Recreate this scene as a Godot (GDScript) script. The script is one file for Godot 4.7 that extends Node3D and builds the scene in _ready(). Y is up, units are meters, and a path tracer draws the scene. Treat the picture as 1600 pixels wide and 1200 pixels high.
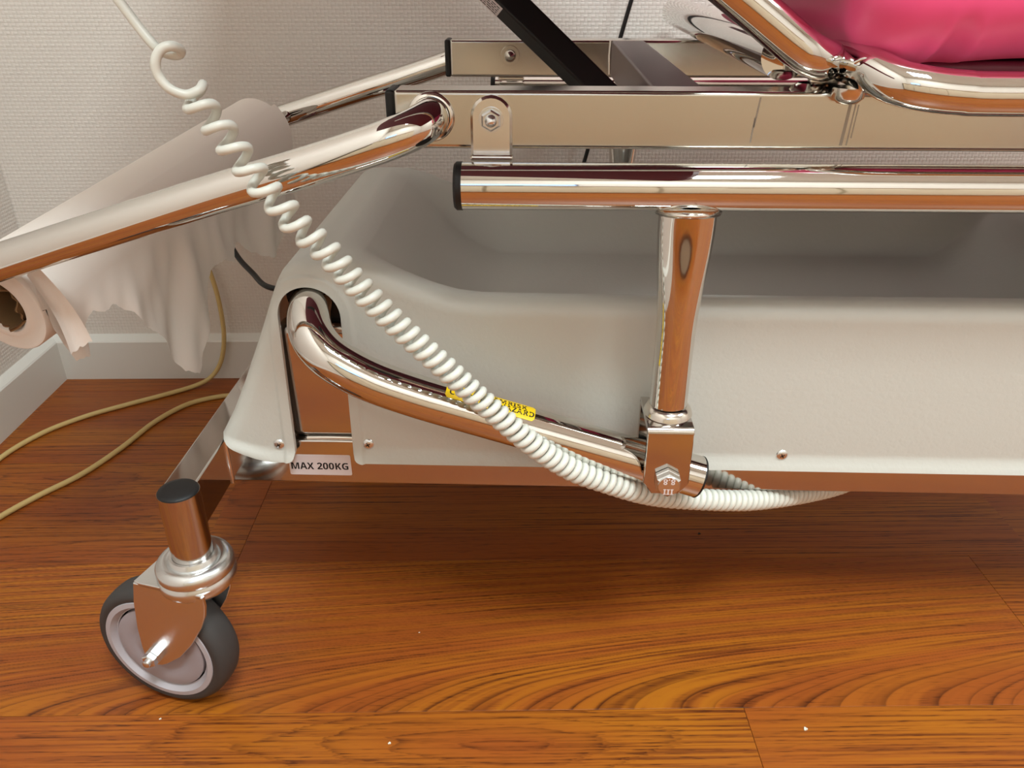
extends Node3D
# A corner of an examination room: the wheeled frame of a gynaecological examination chair,
# its plastic tray, a coiled control cord, a paper roll and two floor cables.

const ROOM_TURN := 0.045379        # the room is turned 2.6 degrees against the chair

class MB:
	# collects triangles with normals and texture coordinates
	var v := PackedVector3Array()
	var n := PackedVector3Array()
	var t := PackedVector2Array()
	var x := PackedInt32Array()

	func vert(p: Vector3, nn: Vector3, uv := Vector2.ZERO) -> int:
		v.append(p); n.append(nn); t.append(uv)
		return v.size() - 1

	func tri(a: int, b: int, c: int) -> void:
		var k := (v[b] - v[a]).cross(v[c] - v[a])
		if k.dot(n[a] + n[b] + n[c]) > 0.0:
			x.append_array(PackedInt32Array([a, c, b]))
		else:
			x.append_array(PackedInt32Array([a, b, c]))

	func quad(a: int, b: int, c: int, d: int) -> void:
		tri(a, b, c); tri(a, c, d)

	func flat(pts: Array, nn: Vector3) -> void:
		var ids := []
		for p in pts: ids.append(vert(p, nn))
		for k in range(1, ids.size() - 1): tri(ids[0], ids[k], ids[k + 1])

	# a sheet of points; toward is roughly where its front looks; normals come from smooth()
	func sheet(rows: Array, toward: Vector3) -> void:
		var w: int = rows[0].size()
		var total := 0.0
		for r in rows.size() - 1:
			for c in w - 1:
				var k: Vector3 = (rows[r + 1][c] - rows[r][c]).cross(rows[r][c + 1] - rows[r][c])
				total += k.dot(toward)
		var base := v.size()
		for r in rows.size():
			for c in w: vert(rows[r][c], Vector3.ZERO, Vector2(float(c) / (w - 1), float(r) / (rows.size() - 1)))
		for r in rows.size() - 1:
			for c in w - 1:
				var a := base + r * w + c
				var b := a + w
				if total > 0.0: x.append_array(PackedInt32Array([a, a + 1, b, a + 1, b + 1, b]))
				else: x.append_array(PackedInt32Array([a, b, a + 1, a + 1, b, b + 1]))

	func smooth() -> MB:
		var sums := {}
		for k in range(0, x.size(), 3):
			var f := -(v[x[k + 1]] - v[x[k]]).cross(v[x[k + 2]] - v[x[k]])
			for j in 3:
				var key := Vector3i(v[x[k + j]] * 50000.0)
				sums[key] = sums.get(key, Vector3.ZERO) + f
		for k in v.size():
			var s: Vector3 = sums.get(Vector3i(v[k] * 50000.0), Vector3.UP)
			n[k] = s.normalized()
		return self

	func mesh(mat: Material) -> ArrayMesh:
		var a := []
		a.resize(Mesh.ARRAY_MAX)
		a[Mesh.ARRAY_VERTEX] = v; a[Mesh.ARRAY_NORMAL] = n; a[Mesh.ARRAY_TEX_UV] = t; a[Mesh.ARRAY_INDEX] = x
		var m := ArrayMesh.new()
		m.add_surface_from_arrays(Mesh.PRIMITIVE_TRIANGLES, a)
		m.surface_set_material(0, mat)
		return m

	# a tube along points with a radius per point (flat: optional second radius along the frame's second axis)
	func tube(pts: Array, rad, sides := 20, cap_start := true, cap_end := true, first := Vector3.ZERO) -> MB:
		var tan := []
		for k in pts.size():
			var d: Vector3 = pts[mini(k + 1, pts.size() - 1)] - pts[maxi(k - 1, 0)]
			tan.append(d.normalized())
		var u: Vector3 = first
		if u == Vector3.ZERO: u = tan[0].cross(Vector3(0.31, 0.83, 0.47))
		u = (u - tan[0] * u.dot(tan[0])).normalized()
		var ring := []
		var along := 0.0
		for k in pts.size():
			if k > 0:
				u = (u - tan[k] * u.dot(tan[k])).normalized()
				along += pts[k].distance_to(pts[k - 1])
			var w: Vector3 = tan[k].cross(u)
			var r: float = rad if rad is float else rad[k]
			var ids := []
			for s in sides + 1:
				var a := TAU * s / sides
				var nn: Vector3 = u * cos(a) + w * sin(a)
				ids.append(vert(pts[k] + nn * r, nn, Vector2(along, float(s) / sides)))
			ring.append(ids)
		for k in pts.size() - 1:
			for s in sides: quad(ring[k][s], ring[k][s + 1], ring[k + 1][s + 1], ring[k + 1][s])
		for e in [[cap_start, 0, -1.0], [cap_end, pts.size() - 1, 1.0]]:
			if e[0]:
				var c := vert(pts[e[1]], tan[e[1]] * e[2])
				var last := -1
				for s in sides + 1:
					var id := vert(v[ring[e[1]][s]], tan[e[1]] * e[2])
					if last >= 0: tri(c, last, id)
					last = id
		return self

	# turned about the axis of xf's y; profile holds (radius, height)
	func lathe(profile: Array, xf := Transform3D.IDENTITY, sides := 40, sharp := 40.0) -> MB:
		var segs := []
		var middle := Vector2.ZERO
		for p in profile: middle += p / profile.size()
		var way := 0.0
		for k in profile.size() - 1:
			var d: Vector2 = profile[k + 1] - profile[k]
			way += Vector2(d.y, -d.x).dot((profile[k] + profile[k + 1]) * 0.5 - middle)
		# the outside lies to the right of a profile that runs upward at the rim
		for k in profile.size() - 1:
			var d: Vector2 = (profile[k + 1] - profile[k]).normalized()
			segs.append(Vector2(d.y, -d.x) * (1.0 if way >= 0.0 else -1.0))
		for k in profile.size() - 1:
			var na: Vector2 = segs[k]
			var nb: Vector2 = segs[k]
			if k > 0 and absf(segs[k].angle_to(segs[k - 1])) < deg_to_rad(sharp): na = (segs[k] + segs[k - 1]).normalized()
			if k < segs.size() - 1 and absf(segs[k].angle_to(segs[k + 1])) < deg_to_rad(sharp): nb = (segs[k] + segs[k + 1]).normalized()
			var before := -1
			var before2 := -1
			for s in sides + 1:
				var a := TAU * s / sides
				var c := Vector3(cos(a), 0, sin(a))
				var i := vert(xf * (c * profile[k].x + Vector3.UP * profile[k].y), (xf.basis * (c * na.x + Vector3.UP * na.y)).normalized())
				var j := vert(xf * (c * profile[k + 1].x + Vector3.UP * profile[k + 1].y), (xf.basis * (c * nb.x + Vector3.UP * nb.y)).normalized())
				if before >= 0: quad(before, i, j, before2)
				before = i; before2 = j
		return self

	# a box with rounded edges; bend is an optional Callable that moves its points (then call smooth())
	func rbox(size: Vector3, r: float, xf := Transform3D.IDENTITY, k := 2, inner := Vector3i.ONE) -> MB:
		var h := size * 0.5
		r = minf(r, minf(h.x, minf(h.y, h.z)))
		for axis in 3:
			for side in [-1.0, 1.0]:
				var ua := (axis + 1) % 3
				var va := (axis + 2) % 3
				var us := _stops(h[ua], r, k, inner[ua])
				var vs := _stops(h[va], r, k, inner[va])
				var ids := []
				for a in us:
					var row := []
					for b in vs:
						var p := Vector3.ZERO
						p[axis] = side * h[axis]; p[ua] = a; p[va] = b
						var q := p.clamp(-h + Vector3.ONE * r, h - Vector3.ONE * r)
						var nn := (p - q).normalized()
						row.append(vert(xf * (q + nn * r), (xf.basis * nn).normalized(), Vector2(a, b)))
					ids.append(row)
				for a in us.size() - 1:
					for b in vs.size() - 1: quad(ids[a][b], ids[a + 1][b], ids[a + 1][b + 1], ids[a][b + 1])
		return self

	func _stops(h: float, r: float, k: int, inner: int) -> Array:
		var out := []
		for j in k: out.append(-h + r - r * tan(PI / 4.0 * (1.0 - float(j) / k)))
		for j in inner + 1: out.append(lerpf(-h + r, h - r, float(j) / inner))
		for j in k: out.append(h - r + r * tan(PI / 4.0 * float(j + 1) / k))
		return out

	# a flat outline (x, y) given depth: its front at z = 0, its back at z = -depth, front edge bevelled
	func plate(outline: Array, depth: float, bevel: float, xf := Transform3D.IDENTITY, sharp := 50.0) -> MB:
		var p := outline.duplicate()
		var area := 0.0
		for k in p.size(): area += p[k].cross(p[(k + 1) % p.size()])
		if area < 0.0: p.reverse()
		var m := p.size()
		var en := []
		for k in m:
			var d: Vector2 = (p[(k + 1) % m] - p[k]).normalized()
			en.append(Vector2(d.y, -d.x))
		var ins := []
		for k in m:
			var a: Vector2 = en[(k - 1 + m) % m]
			var b: Vector2 = en[k]
			ins.append(p[k] - (a + b) / maxf(0.3, 1.0 + a.dot(b)) * bevel)
		var tris := Geometry2D.triangulate_polygon(PackedVector2Array(ins))
		for face in [[0.0, 1.0, ins], [-depth, -1.0, p]]:
			var ids := []
			for q in face[2]: ids.append(vert(xf * Vector3(q.x, q.y, face[0]), (xf.basis * Vector3(0, 0, face[1])).normalized(), q))
			for k in range(0, tris.size(), 3): tri(ids[tris[k]], ids[tris[k + 1]], ids[tris[k + 2]])
		for k in m:
			var j := (k + 1) % m
			var na: Vector2 = en[k]
			var nb: Vector2 = en[k]
			if absf(en[k].angle_to(en[(k - 1 + m) % m])) < deg_to_rad(sharp): na = (en[k] + en[(k - 1 + m) % m]).normalized()
			if absf(en[k].angle_to(en[j])) < deg_to_rad(sharp): nb = (en[k] + en[j]).normalized()
			var lv := [[ins[k], ins[j], 0.0, 0.7], [p[k], p[j], -bevel, 0.7], [p[k], p[j], -bevel, 0.0], [p[k], p[j], -depth, 0.0]]
			var ids := []
			for q in lv:
				ids.append([vert(xf * Vector3(q[0].x, q[0].y, q[2]), (xf.basis * Vector3(na.x, na.y, q[3])).normalized()), vert(xf * Vector3(q[1].x, q[1].y, q[2]), (xf.basis * Vector3(nb.x, nb.y, q[3])).normalized())])
			quad(ids[0][0], ids[0][1], ids[1][1], ids[1][0])
			quad(ids[2][0], ids[2][1], ids[3][1], ids[3][0])
		return self

	# hexagonal prism along xf's y from y0 to y1, chamfered at its top
	func hex(af: float, y0: float, y1: float, xf: Transform3D) -> MB:
		var r := af / sqrt(3.0)
		var c := af * 0.06
		for k in 6:
			var a0 := TAU * k / 6.0
			var a1 := TAU * (k + 1) / 6.0
			var d0 := Vector3(cos(a0), 0, sin(a0))
			var d1 := Vector3(cos(a1), 0, sin(a1))
			var nn := xf.basis * (d0 + d1).normalized()
			flat([xf * (d0 * r + Vector3.UP * y0), xf * (d1 * r + Vector3.UP * y0), xf * (d1 * r + Vector3.UP * (y1 - c)), xf * (d0 * r + Vector3.UP * (y1 - c))], nn.normalized())
			flat([xf * (d0 * r + Vector3.UP * (y1 - c)), xf * (d1 * r + Vector3.UP * (y1 - c)), xf * (d1 * (r - 1.6 * c) + Vector3.UP * y1), xf * (d0 * (r - 1.6 * c) + Vector3.UP * y1)], (nn + xf.basis.y).normalized())
			flat([xf * (Vector3.UP * y1), xf * (d0 * (r - 1.6 * c) + Vector3.UP * y1), xf * (d1 * (r - 1.6 * c) + Vector3.UP * y1)], xf.basis.y.normalized())
		return self


# ---------------------------------------------------------------- naming and placing
var used := {}
var M := {}

func numbered(called: String) -> String:
	if not used.has(called):
		used[called] = 0
		return called
	used[called] += 1
	return "%s_%03d" % [called, used[called]]

func thing(called: String, label: String, category: String, at := Vector3.ZERO, group := "") -> Node3D:
	var o := Node3D.new()
	o.name = numbered(called)
	add_child(o)
	o.position = at
	o.set_meta("label", label); o.set_meta("category", category)
	if group: o.set_meta("group", group)
	return o

# a part; its mesh is given in room coordinates, so it is set back by the place of its thing
func part(called: String, mb: MB, mat: Material, parent: Node3D, label := "") -> MeshInstance3D:
	return part_mesh(called, mb.mesh(mat), parent, label)

func part_mesh(called: String, mesh: Mesh, parent: Node3D, label := "") -> MeshInstance3D:
	var o := MeshInstance3D.new()
	o.name = called
	o.mesh = mesh
	parent.add_child(o, true)
	if parent.get_parent() == self and not parent is MeshInstance3D: o.position = -parent.position
	if label: o.set_meta("label", label)
	return o

func struct(called: String, mb: MB, mat: Material, at := Vector3.ZERO) -> MeshInstance3D:
	var o := MeshInstance3D.new()
	o.name = called
	o.mesh = mb.mesh(mat)
	add_child(o, true)
	o.position = at
	o.rotation.y = ROOM_TURN
	o.set_meta("kind", "structure")
	return o

func at(p: Vector3, b := Basis.IDENTITY) -> Transform3D: return Transform3D(b, p)

# a basis whose y axis is dir
func along(dir: Vector3) -> Basis:
	var y := dir.normalized()
	var a := Vector3(0, 0, 1) if absf(y.z) < 0.9 else Vector3(1, 0, 0)
	var xx := y.cross(a).normalized()
	return Basis(xx, y, xx.cross(y))

func room(p: Vector3) -> Vector3: return Basis(Vector3.UP, ROOM_TURN) * p

# smooth curve through the points
func curve(pts: Array, step := 0.004) -> Array:
	var out := []
	for k in pts.size() - 1:
		var a: Vector3 = pts[maxi(k - 1, 0)]
		var b: Vector3 = pts[k]
		var c: Vector3 = pts[k + 1]
		var d: Vector3 = pts[mini(k + 2, pts.size() - 1)]
		var m := maxi(1, int(ceil(b.distance_to(c) / step)))
		for j in m: out.append(b.cubic_interpolate(c, a, d, float(j) / m))
	out.append(pts[-1])
	return out

func ss(a: float, b: float, x: float) -> float: return smoothstep(a, b, x)

func lookup(table: Array, x: float) -> float:
	if x <= table[0].x: return table[0].y
	for k in table.size() - 1:
		if x <= table[k + 1].x:
			return lerpf(table[k].y, table[k + 1].y, (x - table[k].x) / (table[k + 1].x - table[k].x))
	return table[-1].y

func text(words: String, size: float, font := "Droid Sans", bold := 700) -> TextMesh:
	var f := SystemFont.new()
	f.font_names = PackedStringArray([font])
	f.font_weight = bold
	var m := TextMesh.new()
	m.text = words; m.font = f; m.font_size = 64; m.pixel_size = size / 64.0; m.depth = 0.0
	m.curve_step = 2.0
	return m

# lettering as a mesh whose points are moved by place(x, y) -> [position, normal]
func lettering(words: String, size: float, stretch: float, place: Callable) -> ArrayMesh:
	var a := text(words, size).get_mesh_arrays()
	var mb := MB.new()
	var vs: PackedVector3Array = a[Mesh.ARRAY_VERTEX]
	var ix: PackedInt32Array = a[Mesh.ARRAY_INDEX]
	for p in vs:
		var q = place.call(p.x * stretch, p.y)
		mb.vert(q[0], q[1])
	for k in range(0, ix.size(), 3): mb.tri(ix[k], ix[k + 1], ix[k + 2])
	return mb.mesh(M.ink)

# ---------------------------------------------------------------- materials
func paint(called: String, c: Color, rough: float, metal := 0.0) -> StandardMaterial3D:
	var m := StandardMaterial3D.new()
	m.resource_name = called
	m.albedo_color = c; m.roughness = rough; m.metallic = metal
	M[called] = m
	return m

func noise_map(w: int, h: int, fn: Callable, strength: float) -> ImageTexture:
	var im := Image.create(w, h, false, Image.FORMAT_RF)
	for y in h:
		for x in w: im.set_pixel(x, y, Color(fn.call(x, y), 0, 0))
	im.convert(Image.FORMAT_RGBA8)
	im.bump_map_to_normal_map(strength)
	return ImageTexture.create_from_image(im)

func relief(m: StandardMaterial3D, tex: Texture2D, scale: float, per_metre: Vector3) -> void:
	m.normal_enabled = true
	m.normal_texture = tex
	m.normal_scale = scale
	m.uv1_triplanar = true
	m.uv1_scale = per_metre

func materials() -> void:
	var rng := RandomNumberGenerator.new()
	rng.seed = 7
	paint("chrome", Color(0.86, 0.85, 0.83), 0.035, 1.0)
	paint("brushed", Color(0.80, 0.78, 0.74), 0.2, 1.0)
	paint("polished", Color(0.78, 0.76, 0.74), 0.10, 1.0)
	paint("zinc", Color(0.88, 0.89, 0.89), 0.27, 1.0)
	paint("weld", Color(0.88, 0.86, 0.83), 0.16, 1.0)
	paint("black_rubber", Color(0.035, 0.033, 0.035), 0.55)
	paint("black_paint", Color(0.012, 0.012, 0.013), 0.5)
	paint("tyre", Color(0.23, 0.22, 0.215), 0.6)
	paint("rim", Color(0.70, 0.68, 0.70), 0.45)
	paint("hub", Color(0.63, 0.60, 0.62), 0.5)
	paint("cord", Color(0.86, 0.86, 0.82), 0.38)
	paint("cable", Color(0.80, 0.70, 0.46), 0.5)
	paint("black_cable", Color(0.015, 0.015, 0.017), 0.45)
	paint("card", Color(0.52, 0.40, 0.26), 0.9)
	paint("ink", Color(0.03, 0.03, 0.03), 0.6)
	paint("yellow", Color(0.96, 0.80, 0.02), 0.4)
	paint("sticker", Color(0.86, 0.82, 0.82), 0.45)
	paint("white_trim", Color(0.87, 0.86, 0.83), 0.45)
	paint("plum", Color(0.42, 0.13, 0.21), 0.5)
	paint("drip", Color(0.62, 0.60, 0.57), 0.35, 0.8)
	paint("mauve", Color(0.47, 0.41, 0.41), 0.42, 0.35)  # even mauve-grey for the whole cross member
	paint("crumb", Color(0.9, 0.88, 0.82), 0.8)
	paint("lamp_frame", Color(0.9, 0.9, 0.9), 0.4)
	paint("cream", Color(0.90, 0.86, 0.76), 0.4)
	paint("cupboard", Color(0.62, 0.45, 0.28), 0.5)
	var pk := paint("pink", Color(0.93, 0.32, 0.52), 0.46)
	pk.rim_enabled = true; pk.rim = 0.15
	var paper := paint("paper", Color(0.93, 0.895, 0.86), 0.9)
	paper.backlight_enabled = true; paper.backlight = Color(0.25, 0.23, 0.22)
	var fine := FastNoiseLite.new()
	fine.seed = 11; fine.frequency = 0.035; fine.fractal_octaves = 3
	# moulded plastic with a fine leather grain
	var plastic := paint("plastic", Color(0.785, 0.785, 0.755), 0.42)
	var grain := FastNoiseLite.new()
	grain.seed = 5; grain.noise_type = FastNoiseLite.TYPE_CELLULAR; grain.frequency = 0.045
	grain.cellular_return_type = FastNoiseLite.RETURN_DISTANCE2_SUB
	var gi := grain.get_seamless_image(256, 256)
	gi.convert(Image.FORMAT_RGBA8); gi.bump_map_to_normal_map(2.0)
	relief(plastic, ImageTexture.create_from_image(gi), 0.22, Vector3.ONE * 14.0)
	# woven glass-fibre wallpaper, painted
	var wall := paint("wallpaper", Color(0.87, 0.84, 0.805), 0.62)
	var jit := []
	for k in 24: jit.append(rng.randf_range(0.55, 1.0))
	var weave := func(x: int, y: int) -> float:
		var u := x / 16.0
		var w := y / 16.0
		var ix := int(u) % 24
		var iy := int(w) % 24
		var cu := absf(sin(PI * u))
		var cw := absf(sin(PI * w))
		var over := (ix + iy) % 2 == 0
		var a := pow(cw, 0.6) * (0.75 + 0.25 * cu) if over else pow(cu, 0.7) * (0.55 + 0.25 * cw)
		return a * (jit[ix] * 0.4 + jit[iy] * 0.6)
	relief(wall, noise_map(384, 384, weave, 5.0), 0.42, Vector3.ONE * 9.2)
	wood()

# three boards' worth of reddish laminate grain, laid along the texture
func wood() -> void:
	var streak := FastNoiseLite.new()
	streak.seed = 21; streak.frequency = 1.0; streak.fractal_octaves = 3; streak.fractal_gain = 0.6
	var warp := FastNoiseLite.new()
	warp.seed = 4; warp.frequency = 1.0; warp.fractal_octaves = 2
	var pore := FastNoiseLite.new()
	pore.seed = 33; pore.frequency = 1.0; pore.fractal_octaves = 1
	var W := 2048
	var Hh := 320
	for kind in 3:
		var data := PackedByteArray()
		data.resize(W * Hh * 3)
		var o := 0
		for j in Hh:
			var y := float(j) / Hh * 0.186            # metres across the board, 0 at its far edge
			for i in W:
				var x := float(i) / W * 1.28          # metres along
				var wv := warp.get_noise_2d(x * 2.4, y * 7.0 + kind * 40.0)
				var along_grain := y
				if kind == 0: along_grain = (x - 50.0 * (0.190 - y) * (0.190 - y) + wv * 0.030) * 0.11
				var s := streak.get_noise_2d(x * 3.5, along_grain * 300.0 + kind * 91.0) * (0.75 + 0.7 * wv + 0.25 * sin(y * 90.0 + x * 3.0))
				var ring := 0.0
				var strength := 1.0
				if kind == 0:                         # cathedral grain opening to the right
					var e := 0.190 - y
					var q := x - 50.0 * e * e + wv * 0.030
					ring = q * 40.0 + sin(q * 37.0) * 0.5
					strength = clampf(1.1 - e * 6.5, 0.16, 1.0)
				elif kind == 1:                       # long closed loops
					var dy := (y - 0.030 + wv * 0.006) * 6.5
					var dx := x - 1.10
					ring = sqrt(dy * dy + dx * dx * 0.85 + 0.0003) * 13.0 + wv * 1.3 + s * 0.35 + pore.get_noise_2d(x * 9.0, y * 60.0) * 0.25
					strength = 0.8
				else:                                 # nearly straight grain
					ring = (y + wv * 0.014 + x * 0.014) * 70.0
					strength = 0.30
				var f := ring - floorf(ring)
				var line := pow(f, 8.0) * (1.0 - smoothstep(0.955, 1.0, f))
				var band := 0.5 + 0.5 * sin(ring * 0.9 + s * 1.2)
				var p := pore.get_noise_2d(x * 42.0, y * 800.0 + kind * 17.0)
				var dark := line * 0.85 * strength * clampf(0.85 + s * 0.7, 0.3, 1.0)
				if p > 0.40: dark += (p - 0.40) * 1.3 * clampf(0.5 + s * 1.6, 0.0, 1.0)
				dark = clampf(dark + clampf(s * 0.75 + 0.06, 0.0, 0.5), 0.0, 1.0)
				var gold := clampf(band * 0.55 + wv * 0.5 - s * 0.4, 0.0, 1.0)
				var r := lerpf(lerpf(0.600, 0.665, gold), 0.28, dark)
				var g := lerpf(lerpf(0.310, 0.400, gold), 0.128, dark)
				var b := lerpf(lerpf(0.115, 0.100, gold), 0.050, dark)
				data[o] = int(r * 255.0); data[o + 1] = int(g * 255.0); data[o + 2] = int(b * 255.0)
				o += 3
		var m := paint("wood%d" % kind, Color.WHITE, 0.36)
		m.albedo_texture = ImageTexture.create_from_image(Image.create_from_data(W, Hh, false, Image.FORMAT_RGB8, data))
		m.metallic_specular = 0.4
	paint("joint", Color(0.10, 0.05, 0.03), 0.8)

# ---------------------------------------------------------------- the room
func build_room() -> void:
	var x0 := -0.650
	var x1 := 3.0
	var z0 := -1.060
	var z1 := 1.6
	var top := 2.5
	var cx := (x0 + x1) / 2
	var cz := (z0 + z1) / 2
	var lx := x1 - x0
	var lz := z1 - z0
	struct("wall_back", MB.new().rbox(Vector3(lx + 0.4, top, 0.12), 0.002), M.wallpaper, room(Vector3(cx, top / 2, z0 - 0.06)))
	struct("wall_left", MB.new().rbox(Vector3(0.12, top, lz), 0.002), M.wallpaper, room(Vector3(x0 - 0.06, top / 2, cz)))
	struct("wall_right", MB.new().rbox(Vector3(0.12, top, lz), 0.002), M.wallpaper, room(Vector3(x1 + 0.06, top / 2, cz)))
	struct("wall_front", MB.new().rbox(Vector3(lx + 0.4, top, 0.12), 0.002), M.wallpaper, room(Vector3(cx, top / 2, z1 + 0.06)))
	struct("ceiling", MB.new().rbox(Vector3(lx + 0.4, 0.1, lz + 0.4), 0.002), M.white_trim, room(Vector3(cx, top + 0.05, cz)))
	# skirting boards: a flat face with a sloping top edge
	var prof := [Vector2(0, 0), Vector2(0.013, 0), Vector2(0.013, 0.0585), Vector2(0.0115, 0.0605), Vector2(0.0, 0.0665)]
	var b := Basis(Vector3(0, 0, 1), Vector3.UP, Vector3(-1, 0, 0))   # outline x to room z, run along x
	struct("baseboard_back", MB.new().plate(prof, lx, 0.0, at(Vector3(-lx / 2, 0, 0), b), 20.0), M.white_trim, room(Vector3(cx, 0, z0)))
	struct("baseboard_left", MB.new().plate(prof, lz, 0.0, at(Vector3(0, 0, lz / 2)), 20.0), M.white_trim, room(Vector3(x0, 0, cz)))
	# floor: a dark base seen only in the joints, and the laminate boards on it
	var floor_base := struct("floor", MB.new().rbox(Vector3(lx + 0.4, 0.06, lz + 0.4), 0.002), M.joint, room(Vector3(cx, -0.039, cz)))
	var rows := int(ceil(lz / 0.186)) + 1
	var first_joint := -0.4533
	var rng := RandomNumberGenerator.new()
	rng.seed = 3
	# ends of the boards of the rows in view
	var ends := {0: 0.197, -1: 0.480, -2: -0.272, -3: 0.62, 1: -0.12}
	for r in range(-4, rows - 3):
		var za := first_joint + r * 0.186
		if za + 0.186 <= z0 or za >= z1: continue
		var e: float = ends.get(r, rng.randf_range(-0.5, 0.7))
		var length := 1.28
		var start: float = e - length * ceil((e - x0) / length)
		var count := 0
		while start < x1:
			var xa := maxf(start, x0)
			var xb := minf(start + length, x1)
			if xb - xa > 0.01:
				var kind := (r * 7 + count * 5 + 90) % 3
				var shift := Vector2(rng.randf(), 0.0)
				var flip := false
				if r == -1 and start < 0.2: kind = 0; shift = Vector2(0.0, 0.0)
				elif r == -1: kind = 2
				elif r == 0 and start < 0.1: kind = 1; shift = Vector2.ZERO
				elif r == 0: kind = 2
				elif r == -2: kind = 2 if start > -0.4 else 1
				elif r == -3: kind = 2
				var w := 0.186
				var zz := maxf(za, z0)
				var ww := minf(za + w, z1) - zz
				var mb := MB.new()
				var cc := Vector3((xa + xb) / 2, 0, zz + ww / 2)
				mb.rbox(Vector3(xb - xa - 0.00025, 0.009, ww - 0.0002), 0.0004, at(Vector3.ZERO), 1)
				for k in mb.v.size():
					mb.t[k] = Vector2((mb.v[k].x + cc.x - start) / length + shift.x, (mb.v[k].z + cc.z - za) / w)
				var o := MeshInstance3D.new()
				o.name = "floor_board"
				o.mesh = mb.mesh(M["wood%d" % kind])
				floor_base.add_child(o, true)
				o.position = cc - Vector3(cx, -0.039, cz) - Vector3(0, 0.0045, 0)
			start += length
			count += 1

func ceiling_lamp(p: Vector3, size: Vector2, energy: float, tint: Color, label: String) -> void:
	var t := thing("ceiling_lamp", label, "lamp", room(p), "ceiling panels")
	t.rotation.y = ROOM_TURN
	var fr := MB.new()
	for s in [-1, 1]:
		fr.rbox(Vector3(size.x + 0.04, 0.04, 0.02), 0.003, at(Vector3(0, 0.02, s * (size.y / 2 + 0.01))))
		fr.rbox(Vector3(0.02, 0.04, size.y), 0.003, at(Vector3(s * (size.x / 2 + 0.01), 0.02, 0)))
	var f := MeshInstance3D.new(); f.name = "frame"; f.mesh = fr.mesh(M.lamp_frame); t.add_child(f, true)
	var dm := StandardMaterial3D.new()
	dm.albedo_color = Color(0.9, 0.9, 0.9); dm.emission_enabled = true; dm.emission = tint; dm.emission_energy_multiplier = 3.0
	var d := MeshInstance3D.new(); d.name = "diffuser"; d.mesh = MB.new().rbox(Vector3(size.x, 0.02, size.y), 0.002, at(Vector3(0, 0.02, 0))).mesh(dm); t.add_child(d, true)
	var l := AreaLight3D.new()
	l.name = "light"
	l.area_size = size
	l.light_energy = energy; l.light_color = tint; l.shadow_enabled = true
	l.area_range = 12.0
	t.add_child(l)
	l.rotation.x = -PI / 2
	l.position.y = -0.005

# unseen cupboard and bluish glow panel, added behind the camera for bars to mirror
func build_cabinet() -> void:
	var o := Vector3(0.25, 0, 1.25)
	var t := thing("added_low_cabinet", "long cream low cabinet, unseen, added along the opposite wall for the bars to mirror", "cabinet", room(o))
	t.rotation.y = ROOM_TURN
	var mb := MB.new()
	mb.rbox(Vector3(1.7, 0.74, 0.5), 0.003, at(Vector3(0, 0.45, 0.02)))
	mb.rbox(Vector3(1.64, 0.08, 0.44), 0.003, at(Vector3(0, 0.04, 0.05)))
	var body := MeshInstance3D.new(); body.name = "body"; body.mesh = mb.mesh(M.cream); t.add_child(body, true)
	var w := MeshInstance3D.new(); w.name = "worktop"; w.mesh = MB.new().rbox(Vector3(1.74, 0.03, 0.54), 0.004, at(Vector3(0, 0.835, 0.01))).mesh(M.cupboard); t.add_child(w, true)
	for k in 4:
		var d := MeshInstance3D.new(); d.name = "cabinet_door"
		d.mesh = MB.new().rbox(Vector3(0.415, 0.72, 0.018), 0.003, at(Vector3(-0.6375 + 0.425 * k, 0.45, -0.239))).mesh(M.cream)
		t.add_child(d, true)
		var h := MeshInstance3D.new(); h.name = "handle"
		h.mesh = MB.new().rbox(Vector3(0.10, 0.010, 0.020), 0.004, at(Vector3(-0.6375 + 0.425 * k, 0.75, -0.256))).mesh(M.brushed)
		d.add_child(h, true)
	var s := thing("added_glow_panel", "small bluish glow panel, unseen, added on the low cabinet for the chrome to mirror", "screen", room(Vector3(-0.12, 0.851, 1.20)))
	s.rotation.y = ROOM_TURN
	var case := MeshInstance3D.new(); case.name = "casing"
	case.mesh = MB.new().rbox(Vector3(0.36, 0.24, 0.03), 0.006, at(Vector3(0, 0.22, 0.017))).rbox(Vector3(0.05, 0.12, 0.02), 0.004, at(Vector3(0, 0.06, 0.02))).rbox(Vector3(0.18, 0.012, 0.13), 0.004, at(Vector3(0, 0.006, 0.02))).mesh(M.black_rubber); s.add_child(case, true)
	var lit := StandardMaterial3D.new()
	lit.albedo_color = Color(0.2, 0.2, 0.22); lit.emission_enabled = true; lit.emission = Color(0.62, 0.78, 1.0); lit.emission_energy_multiplier = 2.2  # added bluish glow, source of the blue glints in the chrome
	var p := MeshInstance3D.new(); p.name = "glow_face"; p.mesh = MB.new().rbox(Vector3(0.34, 0.21, 0.004), 0.001, at(Vector3(0, 0.225, 0.001))).mesh(lit); s.add_child(p, true)
	var l := AreaLight3D.new(); l.name = "light"; l.area_size = Vector2(0.34, 0.21); l.light_energy = 0.02; l.light_color = Color(0.62, 0.78, 1.0); l.shadow_enabled = true; l.area_range = 6.0
	s.add_child(l); l.position = Vector3(0, 0.225, -0.006)

# ---------------------------------------------------------------- the chair
const BASE := Vector3(0.1, 0, -0.69)

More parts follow.
